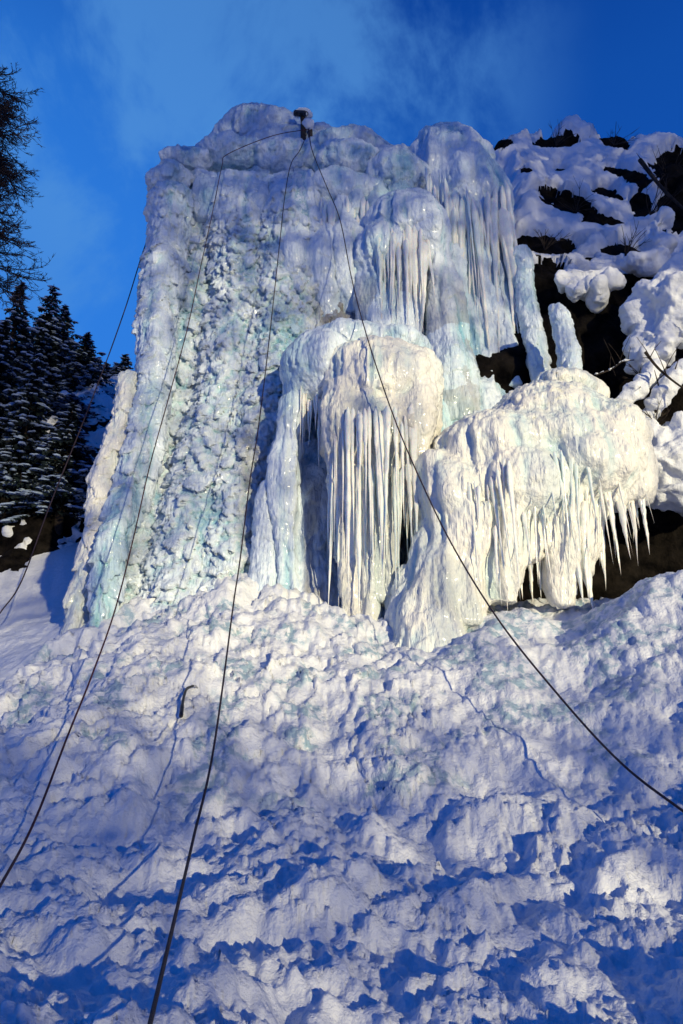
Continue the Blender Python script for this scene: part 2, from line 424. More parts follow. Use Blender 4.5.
# ------------------------------------------------------------------ ice
def kit(cx, sx, pz0, pz1):
    return None
# --- the broad tower on the left
def wallY(py): return 10.9 + (620-py)/460*2.0
def strip(S, pts, off=0, depth=1.0):
    S.col([(px, py, wallY(py)+off, r) for px, py, r in pts], depth)
tower = empty('ice_tower', P(200, 610, 12.5), 'broad tall tower of scalloped white ice with a rounded crown, holding the ropes', 'ice formation')
S = Shape()
S.col([(275, 175, 13.9, 90), (270, 300, 13.6, 90), (250, 450, 13.0, 90), (225, 600, 12.4, 90), (215, 680, 11.8, 90)], .8)
strip(S, [(236,168,44),(240,260,34),(224,370,36),(200,480,38),(172,600,38),(165,670,40)], -.1)
strip(S, [(292,168,46),(285,260,50),(268,370,50),(245,480,46),(222,600,48),(215,670,48)], -.15)
strip(S, [(345,185,42),(335,260,42),(318,360,42),(292,470,34),(262,560,28),(255,650,30)], .25)
strip(S, [(200,172,30),(200,215,20)], .2)
strip(S, [(190,200,26),(184,350,34),(156,450,34),(130,560,34),(118,650,34)], .3)
for px, py, rx, ry in [(192,178,30,16),(235,168,44,20),(290,172,44,22),(345,178,40,26),(395,190,36,30)]:
    S.blob(px, py, 13.6, rx, ry, .9)
me = S.remesh('wall', .034, 6)
def reg_tower(V, N, c, fl):
    zt = sstep(11.6, 13.2, V[:, 2]+.6*fbm(V*.8, 2, 88))
    return c*(1.45-1.0*zt), fl*(.3+1.1*zt)
def murk_tower(V, N):
    px, py = project(V[:, 0], V[:, 1], V[:, 2])
    a = sstep(300, 330, px)*sstep(230, 265, py)*.9
    b = sstep(232, 250, px)*sstep(400, 470, py)*sstep(275, 265, px)*.7
    return a+b
displace(me, 1.0, 1.0, .6, murk_tower, 1, cs=.6, region=reg_tower)
link('wall', me, M_ICE, tower)
# pale rib along its left edge
S = Shape()
strip(S, [(172,180,22),(162,230,20),(154,290,19),(147,360,17),(136,430,15),(120,500,13),(103,570,12),(92,625,12),(88,670,12)], -.45, 1.7)
S.blob(174, 186, 13.1, 20, 18, .6)
me = S.remesh('rib', .03, 8); displace(me, .7, 1.3, .5, None, 2, cs=.6)
link('rib', me, M_ICE, tower)
# crown
S = Shape()
S.blob(262, 142, 15.0, 46, 32, 1.0); S.blob(228, 160, 14.8, 26, 12, .8); S.blob(285, 160, 14.9, 50, 26, .9)
S.blob(262, 172, 14.1, 66, 18, .8); S.blob(345, 168, 14.7, 60, 28, 1.1); S.blob(330, 180, 14.2, 80, 20, .9); S.blob(388, 180, 14.6, 40, 24, 1.0); S.blob(315, 150, 15.0, 22, 14, .6)
for k, px in enumerate(range(212, 405, 24)):
    S.col([(px,152+6*(k%2),14.2,19),(px-2,172,13.1,17),(px-4,192+9*(k%3),12.75,12),(px-5,215+14*(k%3),12.75,7)], 1)
me = S.remesh('crown', .034, 16); displace(me, .35, 1.2, .9, None, 3)
link('crown', me, M_ICE_DIM, tower)

# --- thin column at the far left
S = Shape()
S.col([(128,372,11.6,9),(118,410,11.4,12),(104,455,11.3,12),(97,500,11.2,13),(86,550,11.1,13),(74,600,11.0,12),(70,640,10.9,12)], 1.5)
S.col([(108,500,11.6,8),(98,560,11.5,9),(92,590,11.4,7)], 1.5)
me = S.remesh('ice_column', .028); displace(me, .5, .6, .3, None, 4, cs=.7)
o = link('ice_column', me, M_ICE_WARMLIT); tag(o, 'narrow leaning yellow lit ice column along the left side of the tall tower', 'ice column')

# --- tall back column with rounded head
S = Shape()
S.col([(400,190,14.6,30),(395,300,14.3,60),(390,420,13.6,80),(390,560,12.2,90),(395,680,11.6,90)], .5)
back = empty('ice_wall', P(400, 640, 12.8), 'recessed grey brown ice wall behind the rounded ice bulges', 'ice wall')
me = S.remesh('backing', .05); displace(me, .1, 1.3, .8, lambda V, N: np.full(len(V), .75), 5)
link('backing', me, M_ICEG, back)

tall = empty('ice_column', P(470, 440, 12.6), 'tallest rounded pillar of pale blue ice rising behind, next to the snowy rock slope', 'ice column')
S = Shape()
S.blob(448, 170, 13.7, 42, 50, .75); S.blob(466, 195, 13.5, 42, 56, .7)
S.col([(456,170,13.0,42),(470,235,12.8,42),(478,300,12.6,34),(484,360,12.4,30),(482,430,12.0,32),(478,480,11.8,30)], .8)
S.col([(496,195,13.1,14),(503,250,12.9,13),(506,320,12.7,12),(508,385,12.4,10)], 1)
S.col([(450,240,12.7,16),(455,320,12.5,18),(460,400,12.0,26),(458,470,11.3,30)], 1)
S.col([(436,360,11.9,16),(430,420,11.5,24),(440,480,11.2,24),(440,540,11.,20)], 1)
me = S.remesh('pillar', .034); displace(me, .15, 1.7, .5, None, 6)
link('pillar', me, M_ICE, tall)
S = Shape()
S.col([(521,245,12.7,11),(528,290,12.5,11),(536,330,12.3,10),(545,385,12.1,9)], 1)
me = S.remesh('side_strand', .025); displace(me, .25, .5, .15, None, 7, cs=.6)
link('side_strand', me, M_ICE, tall)

mush = empty('ice_column', P(410, 350, 12.0), 'mushroom headed ice column hanging between the tower and the tallest pillar', 'ice column')
S = Shape()
S.blob(408, 232, 12.6, 42, 42, .7); S.blob(384, 255, 12.5, 26, 38, .6); S.blob(425, 240, 12.5, 28, 45, .6)
S.col([(385,250,12.1,20),(382,300,12.1,17),(384,350,12.1,15)], 1)
S.col([(405,250,12.0,24),(408,300,12.1,16),(410,360,12.1,11)], 1)
S.col([(436,235,12.1,18),(446,290,12.0,15),(452,350,11.9,17),(462,420,11.7,18)], 1)
me = S.remesh('head', .032, 16); displace(me, .25, 1.5, .5, lambda V, N: .5*sstep(11.0, 9.8, V[:, 2])*(fbm(V, 2, 5) > -.1), 8, cs=.6)
link('head', me, M_ICE, mush)
# upper shelf on the tower front right, pouring drapes
drape = empty('ice_curtain', P(350, 300, 12.2), 'draped ice curtain with brownish icicles below the crown, left of the mushroom head', 'ice curtain')
S = Shape()
for px, py, r in [(300,215,20),(325,222,22),(350,215,22),(368,225,16)]:
    S.col([(px, py-25, 12.8, r), (px-4, py+20, 12.3, r*.9), (px-2, py+55, 12.3, r*.75), (px+3, py+95, 12.5, r*.4)], 1)
S.blob(345, 195, 13.1, 44, 22, .6)
me = S.remesh('drape', .034); displace(me, .2, 1.5, .4, None, 9)
link('drape', me, M_ICE, drape)

# --- centre bulge
cb = empty('ice_bulge', P(350, 640, 10.2), 'central double lobed ice bulge with long icicles reaching down to the snow', 'ice bulge')
S = Shape()
S.blob(322, 372, 11.0, 38, 42, .75); S.blob(350, 352, 11.2, 50, 24, .8); S.blob(300, 395, 11.1, 14, 40, .5)
S.blob(398, 352, 11.2, 30, 18, .7)
S.col([(293,390,10.6,11),(287,450,10.6,13),(286,520,10.6,11),(290,580,10.6,10),(295,640,10.4,11)], 1.2)
S.col([(275,480,10.9,14),(270,540,10.8,16),(268,600,10.7,16)], 1)
S.col([(318,440,11.6,30),(314,480,11.0,28),(315,540,10.8,26),(318,600,10.6,26),(318,660,10.4,26)], .5)
me = S.remesh('left_lobe', .03, 16); me.name = 'upper_lobe'
def murk_c(V, N):
    px, py = project(V[:, 0], V[:, 1], V[:, 2]); return .8*sstep(455, 490, py)*sstep(300, 308, px)
displace(me, .25, 1.2, .5, murk_c, 10, cs=.5)
link('upper_lobe', me, M_ICE, cb)
S = Shape()
S.blob(381, 388, 10.6, 54, 48, .85); S.blob(352, 372, 10.6, 24, 24, .6); S.blob(410, 375, 10.7, 24, 26, .6); S.blob(352, 425, 10.5, 28, 56, .6); S.blob(418, 425, 10.8, 18, 55, .6); S.blob(380, 440, 10.4, 50, 42, .75)
S.col([(335,430,10.0,11),(336,500,10.1,9),(342,560,10.1,7)], 1)
for px, y1, r in [(345,470,20),(368,478,22),(392,476,22),(414,470,18)]: S.col([(px,375,10.0,r),(px,420,9.75,r),(px+2,y1,9.9,r*.75)], 1)
for px, tip, r in [(343,630,7),(353,640,6),(366,650,8),(378,600,6),(388,640,7)]: S.col([(px,455,9.95,r*1.2),(px+2,530,10.0,r),(px+3,tip,10.0,r*.6)], 1)
me = S.remesh('lower_lobe', .03, 14); displace(me, .25, 1.3, .4, lambda V, N: .35*sstep(7.0, 6.2, V[:, 2]), 11, cs=.5)
link('lower_lobe', me, M_ICE_WARMLIT, cb)
S = Shape()
S.col([(372,480,10.6,36),(372,540,10.5,32),(376,600,10.3,30),(384,660,9.7,26)], .5)
S.col([(428,440,11.4,26),(428,520,11.1,26),(420,600,10.5,26)], .6)
me = S.remesh('stem', .034); displace(me, .15, 1.1, .5, lambda V, N: np.full(len(V), .25), 12)
link('stem', me, M_ICEG, cb)

# --- right bulge
rb = empty('ice_bulge', P(500, 610, 9.8), 'large cream white ice bulge on the right fringed with long pointed icicles', 'ice bulge')
S = Shape()
S.blob(548, 430, 10.4, 62, 46, .95); S.blob(600, 442, 10.3, 38, 38, .8); S.blob(490, 458, 10.2, 52, 48, .9)
S.blob(455, 505, 10.1, 38, 46, .8, ); S.blob(520, 490, 9.9, 60, 50, .75); S.blob(575, 470, 10.0, 56, 44, .75); S.blob(612, 462, 10.1, 26, 40, .6)
S.blob(560, 392, 10.9, 28, 16, .5); S.blob(548, 452, 10.2, 92, 46, .9); S.blob(510, 455, 10.2, 60, 42, .9)
S.col([(470,500,9.5,44),(455,560,9.4,44),(440,610,9.3,36),(430,670,9.1,34)], .7)
S.col([(500,510,9.4,34),(492,560,9.4,28),(488,600,9.4,18)], .8)
S.col([(478,500,9.3,28),(474,560,9.35,26),(470,625,9.3,22)], .8)
S.col([(515,500,9.3,26),(512,550,9.35,24),(508,604,9.4,17)], .8)
S.col([(415,560,9.8,14),(406,610,9.6,14),(402,660,9.3,14)], 1)
for k, px in enumerate(range(446, 640, 17)):
    yb = [600,600,605,590,580,560,545,606,575,520,505,500][k]; S.col([(px-6,(455 if k < 5 else 430)-(k%3)*6,9.75,19),(px,490,9.5 if k<8 else 9.7,19),(px+1,yb,9.55 if k<8 else 9.75,11)], 1, 3)
me = S.remesh('body', .03, 22)
def reg_r(V, N, c, fl):
    t = sstep(5.4, 6.6, V[:, 2]); return c*(.15+.3*t), fl*(1.5-.6*t)
displace(me, 1., 1., .55, lambda V, N: .25*(fbm(V, 2, 3) > .1)*sstep(4.6, 3.8, V[:, 2]), 13, cs=.5, region=reg_r)
link('body', me, M_ICE_WARMLIT, rb)


S = Shape()
S.path([(*P(570, 400, 11.4), .24), (*P(568, 350, 11.4), .20), (*P(560, 318, 11.4), .19), (*P(555, 306, 11.4), .14)], 1)
me = S.remesh('snowy_post', .022); displace(me, .3, .15, .15, None, 14, cs=.5, droop=.2)
o = link('ice_post', me, M_ICE); tag(o, 'frosted upright ice post standing in front of the black rock hollow', 'ice post')
S = Shape(); S.blob(590, 393, 11.2, 19, 20, .16)
me = S.remesh('ice_block', .02); displace(me, .08, .05, .1, None, 15, cs=.4, droop=0)
o = link('ice_block', me, M_ICE_WARMLIT); tag(o, 'smooth round ice block leaning against the frosted post, on top of the right bulge', 'ice block')

# ------------------------------------------------------------------ icicles
def icicle_mesh(seed, bent=0.):
    r_ = random.Random(seed); nr, nv = 26, 10; V = []; ph = [r_.uniform(0, 6.28) for _ in range(6)]
    for i in range(nr):
        t = i/(nr-1); rr = ((1-t)**1.05+.25*math.exp(-t*12))*min(1, .15+(t/.10)**.6)*(1+.10*math.sin(t*38+ph[0])+.13*math.sin(t*13+ph[1])+.06*math.sin(t*71+ph[4]))
        cx = .5*math.sin(t*5+ph[2])*t*(1-t)+bent*t*t; cy = .5*math.sin(t*4+ph[3])*t*(1-t)+.25*math.sin(t*17+ph[1])*t*(1-t)
        for j in range(nv):
            a = 2*math.pi*j/nv; w = 1+.22*math.sin(2*a+ph[5]+t*2)+.12*math.sin(3*a+ph[0])
            V.append((cx+rr*w*math.cos(a), cy+rr*w*math.sin(a), -t))
    m = mesh_np('icicle', np.array(V), grid_faces(nr, nv, True)[:, ::-1], attrs={'cav': np.full(nr*nv, .7), 'murk': np.zeros(nr*nv)})
    m.materials.append(M_ICIC); return m
ICM = [icicle_mesh(s, b) for s, b in enumerate((0, .6, -.5, .2, 0, -.2, .8, 0))]
def icicle(parent, px, py, Y, tip, wpx, lean=0.):
    a = P(px, py, Y); b = P(px+lean, tip, Y); L = a.z-b.z
    if L < .03: return
    o = bpy.data.objects.new('icicle', random.choice(ICM)); COL.objects.link(o)
    w = wpx*mpp(px, py, Y)
    o.parent = parent; o.location = a-parent.location; o.scale = (w, w, L); o.rotation_euler = (0, (b.x-a.x)*-1/max(L, .1), random.uniform(0, 6.28)) if lean else (0, 0, random.uniform(0, 6.28))
def fringe(parent, line, n, tips, w=(2, 4.5), jy=.25, p=1.6, dip=12):
    """icicles hung along a rim; line and tips are polylines of pixels (px, py, Y)/(px, py)"""
    lx = [q[0] for q in line]; tx = [q[0] for q in tips]
    for k in range(n):
        px = lx[0]+(lx[-1]-lx[0])*(k+random.random())/n
        py = float(np.interp(px, lx, [q[1] for q in line])); Y = float(np.interp(px, lx, [q[2] for q in line]))+random.uniform(-jy, jy)
        tip = float(np.interp(px, tx, [q[1] for q in tips]))
        f = random.random()**p*.85+.15
        icicle(parent, px, py-dip*random.uniform(.3, 1.7)-random.uniform(0, 14), Y, py+(tip-py)*f, random.uniform(*w)*(.45+.7*f)*random.choice((.6, .8, 1, 1, 1.35)), random.uniform(-2.5, 2.5))
# right bulge, named big ones then the fringe
for px, py, tip, w, ln in [(574,490,617,13,0),(566,500,612,9,-2),(584,500,600,8,2),(640,490,556,3.5,4),(600,480,590,6,4),(608,490,575,4,2),(592,500,575,5,3),
        (622,490,545,4,3),(630,485,530,4,2),(545,520,605,7,-1),(552,520,610,6,0),(536,530,600,5,0),(528,540,607,4,0),(518,540,600,5,1),(508,545,606,5,0),(560,500,585,6,2),(614,480,560,5,2)]:
    icicle(rb, px, py, 9.75+random.uniform(-.15, .2), tip, w, ln)
fringe(rb, [(490,560,9.5),(520,525,9.45),(560,500,9.5),(600,488,9.7),(640,485,9.9)], 52, [(490,625),(530,620),(560,612),(600,598),(640,560)], (1.4, 3.8), .22, 1.0)
fringe(rb, [(450,500,9.35),(500,490,9.2),(560,470,9.25),(600,455,9.5),(636,455,9.75)], 30, [(450,640),(500,612),(560,600),(600,570),(640,535)], (1.5, 3.6), .08, .9)
# centre bulge curtain
for px, tip, w in [(345,622,6),(352,640,7),(360,618,5),(368,648,7),(376,600,6),(384,640,6),(393,590,5),(340,590,5),(400,560,5),(364,560,5),(372,560,5)]:
    icicle(cb, px, 455, 10.1+random.uniform(-.12, .15), tip, w, random.uniform(-2, 3))
fringe(cb, [(330,470,10.2),(360,480,9.9),(400,480,9.9),(436,470,10.4)], 50, [(330,620),(350,650),(385,650),(405,620),(436,540)], (2, 4.5), .2, .8)
fringe(cb, [(332,420,9.95),(360,430,9.6),(400,430,9.6),(432,420,10.1)], 22, [(330,560),(360,640),(400,600),(436,500)], (1.8, 4.2), .05, .9)
fringe(cb, [(300,415,10.7),(330,420,10.6)], 12, [(300,470),(330,475)], (1.5, 3), .1)
# mushroom head and curtain
fringe(mush, [(368,285,12.45),(395,300,12.4),(425,290,12.4)], 45, [(368,345),(395,352),(425,345)], (1.5, 3.6), .2, 1.2, 32)
fringe(drape, [(305,262,12.75),(335,268,12.7),(368,262,12.75)], 75, [(305,335),(335,340),(368,335)], (1.3, 3.6), .25, .8, 36)



fringe(tall, [(425,215,12.75),(450,240,12.55),(475,240,12.6),(506,235,12.85)], 42, [(425,380),(460,430),(480,430),(508,400)], (2, 4.4), .06, .7, 30)
fringe(mush, [(372,250,12.0),(400,255,11.85),(430,250,11.95)], 22, [(372,340),(400,350),(436,340)], (2, 4.4), .05, .8)
# ------------------------------------------------------------------ rock slopes with snow lying on them
def sheet(xs, prof, seed, rough=.45, step=.07):
    pts = catmull([(a, b) for a, b in prof], 12); pts = np.array(pts)
    L = np.r_[0, np.cumsum(np.linalg.norm(np.diff(pts, axis=0), axis=1))]
    s = [0]; 
    while s[-1] < L[-1]: s.append(s[-1]+step*(1 if s[-1] < 26 else 6))
    s = np.array(s); yy = np.interp(s, L, pts[:, 0]); zz = np.interp(s, L, pts[:, 1])
    ty = np.gradient(yy); tz = np.gradient(zz); l = np.hypot(ty, tz); 
    X, Sg = np.meshgrid(xs, np.arange(len(s))); X = X.ravel(); k = Sg.ravel()
    V = np.stack([X, yy[k], zz[k]], 1); N = np.stack([0*X, -tz[k]/l[k], ty[k]/l[k]], 1)
    w, w2, i = worley(V/1.3+seed, seed)
    d = rough*(fbm(V*.45+seed, 3, seed)*1.6+.5*fbm(V*1.5, 4, seed+1)+.5*(i-.5))+.10*fbm(V*4, 4, seed+2, .6)
    return V+N*d[:, None], N, grid_faces(len(s), len(xs))[:, ::-1]
def holes(V, H):
    px, py = project(V[:, 0], V[:, 1], V[:, 2]); m = np.ones(len(V))
    wob = .55*fbm(V*2.6, 5, 50, .65)
    for cx, cy, rx, ry, a in H:
        ca, sa = math.cos(R(a)), math.sin(R(a)); dx, dy = px-cx, py-cy
        u = (dx*ca+dy*sa)/rx/1.15; v = (-dx*sa+dy*ca)/ry/1.3
        m = np.minimum(m, (np.sqrt(u*u+v*v)+wob-1)*2)
    return m
def layered(name, V, N, F, snow, thick, mat_, label=None):
    rock = link(name, mesh_np(name, V, F), mat_); tag(rock, kind='structure')
    lum = .5+.5*fbm(V*1.4, 3, 61)
    off = np.where(snow > 0, np.sqrt(np.clip(snow, 0, 1)), snow*2)*thick*(.5+1.0*lum)+.05*fbm(V*4, 4, 62, .6)
    V2 = V+N*off[:, None]+np.array([0, 0, .35])*np.clip(off, 0, 1)[:, None]
    keep = (snow[F] > -.4).any(1)
    used = np.unique(F[keep]); mp_ = np.full(len(V), -1); mp_[used] = np.arange(len(used))
    s = link('snow_cover', mesh_np('snow_cover', V2[used], mp_[F[keep]]), M_SNOW); tag(s, kind='structure')
xs = np.arange(.5, 17, .06)
V, N, F = sheet(xs, [(11.6, 1.5), (12.3, 3.6), (12.4, 6), (12.6, 8.5), (12.9, 10.8), (14.4, 13.4), (16.2, 16.8), (18.0, 19.2), (20.5, 20.6), (26, 21.6), (45, 27), (90, 34)], 3)
V[:, 2] -= 4.5*sstep(4.9, 3.0, V[:, 0])*sstep(13.2, 16.5, V[:, 1])
px, py = project(V[:, 0], V[:, 1], V[:, 2])
low = sstep(282, 258, py+10*fbm(V*1.6, 3, 77)-18*np.exp(-((px-592)/22)**2)+8*np.exp(-((px-545)/18)**2))*2-1
H_ = [(499,146,14,5,-20),(556,144,20,6,-5),(614,143,14,6,15),(676,172,22,16,0),(676,215,16,18,0),(632,178,28,5,15),(569,206,27,7,20),(602,222,20,5,8),(606,196,14,5,15),
      (640,205,9,11,0),(545,247,28,8,8),(658,236,9,14,0),(620,253,20,6,0),(590,262,6,4,0),(525,172,6,3,0),(560,172,6,3,0)]
snow = np.minimum(low, holes(V, H_))
patch = sstep(.25, .5, fbm(V*1.1+5, 3, 99))*2-1
snow = np.maximum(snow, np.where((py > 262) & (py < 470), np.minimum(patch, .5)*.0-1, -1))
layered('rock_slope', V, N, F, snow, .15, M_ROCK)
# snow lumps caught on the rock
def snow_lump(name, blobs, vox, label, cat, seed, mat_=None):
    S = Shape()
    for b in blobs: S.blob(*b)
    me = S.remesh(name, vox, 14); displace(me, .12, .0, .5, None, seed, cs=.6, droop=.3, mid=1.)
    o = link(name, me, mat_ or M_SNOW); return tag(o, label, cat)
snow_lump('snow_covered_boulder', [(668,312,11.6,32,38,.7),(652,345,11.6,20,26,.5),(690,300,11.8,30,40,.7),(640,360,11.5,9,13,.3)], .035, 'big blue shaded snow covered boulder at the right edge above the fallen branches', 'boulder', 21)
snow_lump('snow_bank', [(660,470,11.2,38,24,.7),(700,470,11.2,40,45,.8),(650,450,11.4,22,28,.6),(682,440,11.4,30,22,.6),(668,494,11.0,30,10,.4)], .035, 'lit snow bank overhanging the dark cave at the right edge', 'snow bank', 22)
snow_lump('snow_lump', [(655,240,12.9,14,22,.4),(648,262,12.8,20,12,.4),(662,222,13.,12,12,.3)], .035, 'snow heaped over a low bush on the rock slope, above the big boulder', 'snow lump', 23)
snow_lump('snow_lump', [(588,276,12.4,24,9,.3),(575,290,12.3,7,13,.22,.5),(596,294,12.3,7,12,.22,-.3),(608,282,12.3,12,7,.25),(566,284,12.4,10,6,.25),(585,286,12.35,12,9,.25)], .026, 'small ragged snow clump hanging above the black hollow, left of the big boulder', 'snow lump', 24)
# hillside on the left, below and behind the firs
xs = np.arange(-34, -1, .12)
V, N, F = sheet(xs, [(17.0, 4.6), (18.6, 6.4), (19.2, 9.0), (21, 11.2), (25, 14.2), (33, 18), (45, 22), (80, 28), (150, 34)], 8, .6, .12)
sn = fbm(V*1.3+3, 5, 71, .65)*2.4-.35
px, py = project(V[:, 0], V[:, 1], V[:, 2])
sn = np.where((py > 470) & (py < 560), sn-.45, sn); sn = np.where(px > 72, sn+.5, sn)
layered('hillside', V, N, F, np.clip(sn, -1, 1), .22, M_ROCK)

# ------------------------------------------------------------------ firs
def tube(V, F, pts, rad, nv=6):
    n0 = len(V); pts = [Vector(p) for p in pts]
    for i, p in enumerate(pts):
        t = (pts[min(i+1, len(pts)-1)]-pts[max(i-1, 0)]).normalized()
        u = t.cross(Vector((.3, .2, 1)) if abs(t.z) < .9 else Vector((1, 0, 0))).normalized(); w = t.cross(u)
        r = rad[i] if hasattr(rad, '__len__') else rad
        for j in range(nv):
            a = 2*math.pi*j/nv; V.append(tuple(p+u*r*math.cos(a)+w*r*math.sin(a)))
    for i in range(len(pts)-1):
        for j in range(nv):
            F.append((n0+i*nv+j, n0+i*nv+(j+1) % nv, n0+(i+1)*nv+(j+1) % nv, n0+(i+1)*nv+j))
    F.append(tuple(n0+(len(pts)-1)*nv+j for j in range(nv)))
def pymesh(name, V, F, m, smooth=True):
    me = bpy.data.meshes.new(name); me.from_pydata([tuple(v) for v in V], [], F); me.materials.append(m)
    me.polygons.foreach_set('use_smooth', [smooth]*len(F)); return me
def fir(seed, hgt=9.5, wid=2.1):
    r_ = random.Random(seed); TV, TF = [], []; tube(TV, TF, [(0, 0, -1.5), (0, 0, hgt*.4), (.05, 0, hgt*.8), (0, 0, hgt)], [.17, .12, .05, .01], 8)
    LV, LF, SV, SF = [], [], [], []
    z = hgt*.06
    while z < hgt*.985:
        t = z/hgt; L = wid*(1-t)**.95*r_.uniform(.65, 1.2)+.05; lf = .45+.55*min(1, (1-t)*3)
        nb = max(3, int(8-4*t))
        a0 = r_.uniform(0, 6)
        for k in range(nb):
            if r_.random() < .12: continue
            a = a0+6.283*k/nb+r_.uniform(-.3, .3); l = L*r_.uniform(.45, 1.25)
            d = Vector((math.cos(a), math.sin(a), 0)); sidev = Vector((-d.y, d.x, 0))
            drp = r_.uniform(.3, 1.0); zb = z+r_.uniform(-.22, .22)*min(1, 2-2*t)
            def at(s): return Vector((0, 0, zb))+d*l*s+Vector((0, 0, .12*l*s-drp*l*s*s))
            tube(TV, TF, [at(0), at(.5), at(1)], [.03, .018, .006], 3)
            n = int(7+11*l)
            for q in range(n):
                s = r_.uniform(.15, 1.03); p = at(s); spread = .38*l*(1.05-s)+.02
                off = sidev*r_.uniform(-1, 1)*spread
                p = p+off+Vector((0, 0, -abs(off.length)*.25))
                dirv = (d*r_.uniform(.2, 1)+off.normalized()*r_.uniform(.2, .9)+Vector((0, 0, r_.uniform(-.6, -.1)))).normalized()
                ln = lf*r_.uniform(.16, .34); wv = dirv.cross(Vector((r_.uniform(-.4, .4), r_.uniform(-.4, .4), 1))).normalized()*r_.uniform(.03, .065)
                n0 = len(LV); e_ = p+dirv*ln
                hang = Vector((0, 0, -lf*r_.uniform(.05, .16)))
                LV += [p-wv, p+wv, e_]; LF.append((n0, n0+1, n0+2))
                LV += [p, p+dirv*ln*.8, p+dirv*ln*.4+hang*1.6]; LF.append((n0+3, n0+4, n0+5))
            for q in range(int(1+4.5*l)):                         # snow pads lying on the bough
                if r_.random() < .42: continue
                s = r_.uniform(.3, 1.0); p = at(s)+sidev*r_.uniform(-.3, .3)*l*(1.1-s)+d*.10+Vector((0, 0, .02))
                rx = r_.uniform(.07, .26)*(1-.45*t); ry = rx*r_.uniform(.5, .9); rz = rx*r_.uniform(.35, .6)
                n0 = len(SV); ph = r_.uniform(0, 6)
                for i in range(4):
                    th = [0.25, .9, 1.5, 2.1][i]
                    for j in range(7):
                        b_ = 6.283*j/7; w = 1+.22*math.sin(2*b_+ph)+.15*math.sin(3*b_+ph*2)
                        v = d*rx*1.4*w*math.sin(th)*math.cos(b_)+sidev*ry*w*math.sin(th)*math.sin(b_)
                        SV.append(p+v+Vector((0, 0, rz*math.cos(th)-.5*drp*v.dot(d))))
                for i in range(3):
                    for j in range(7): SF.append((n0+i*7+j, n0+(i+1)*7+j, n0+(i+1)*7+(j+1) % 7, n0+i*7+(j+1) % 7))
                SF.append(tuple(n0+j for j in range(7)))
        z += r_.uniform(.16, .26)*(1.15-.4*t)
    return pymesh('trunk', TV, TF, M_BARK), pymesh('foliage', LV, LF, M_NEED, False), pymesh('snow_load', SV, SF, M_SNOW_SHADED)
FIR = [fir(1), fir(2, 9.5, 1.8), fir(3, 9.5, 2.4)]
def hill_z(Y): return float(np.interp(Y, [17, 18.6, 19.2, 21, 25, 33, 45], [4.6, 6.4, 9, 11.2, 14.2, 18, 22]))
firs = [(22,281,23.0,0,'tall snowy fir at the left, its thin spire standing farthest left above the others'),
        (54,284,24.5,1,'tall snowy fir just right of the leftmost spire, equally high'),
        (66,304,25.5,2,'snowy fir close behind the right side of the second tall fir'),
        (88,332,24.0,1,'medium snowy fir standing alone against the sky, left of the narrow yellow lit column'),
        (98,357,30.0,0,'small distant fir right of the medium fir'),
        (107,362,34.0,2,'small distant fir at the foot of the far left rope'),
        (117,362,36.0,1,'small distant fir between the far left rope and the tower'),
        (126,354,33.0,0,'small distant fir touching the left outline of the tower'),
        (2,330,21.5,2,'wide snow laden fir in front at the left edge of the picture'),
        (40,375,21.5,1,'shorter fir with heavy snow in front of the two tall ones'),
        (72,395,22.0,2,'low fir standing in front at the bottom right of the group'),
        (6,318,19.2,0,'small fir low at the left edge under the wide one'),
        (38,352,19.0,1,'small dark fir low on the slope, second from the left edge'),
        (74,402,18.9,2,'lowest small fir above the dark rock step'),
        (-30,300,24,0,'fir mostly outside the left edge behind the wide one')]
for px, py, Y, k, lab in firs:
    top = P(px, py, Y); bz = hill_z(Y)-.3; s = (top.z-bz)/9.5
    o = empty('fir_tree', (top.x, top.y, bz), lab, 'tree', 'snowy firs on the left hillside')
    ws = max(s*1.15, .8)
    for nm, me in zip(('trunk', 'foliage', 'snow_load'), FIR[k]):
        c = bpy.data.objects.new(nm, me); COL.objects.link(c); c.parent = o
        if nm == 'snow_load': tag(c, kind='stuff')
    o.scale = (ws, ws, s); o.rotation_euler.z = random.uniform(0, 6.28)

# bare twigs poking out of the snow on the slope
def shrub(px, py, Y, h, lab, seed):
    b = P(px, py, Y); o = empty('bare_shrub', b, lab, 'shrub', 'bare twiggy shrubs on the rock slope'); V, F = [], []; r_ = random.Random(seed)
    for k in range(9):
        d = Vector((r_.uniform(-.7, .7), r_.uniform(-.9, -.1), r_.uniform(-.1, .9))); d.normalize(); L = h*r_.uniform(.5, 1.1); p = b.copy(); pts = [p.copy()]
        for q in range(4): d = (d+Vector((r_.uniform(-.25, .25), 0, r_.uniform(-.25, .2)))).normalized(); p = p+d*L/4; pts.append(p.copy())
        tube(V, F, pts, [.011, .009, .007, .005, .003], 4)
        for q in range(3):
            i = r_.randrange(1, 4); e = d+Vector((r_.uniform(-.8, .8), r_.uniform(-.3, .3), r_.uniform(-.5, .6))); tube(V, F, [pts[i], pts[i]+e*L*.28], [.006, .002], 3)
    link('twigs', pymesh('twigs', V, F, M_BARK), None, o)
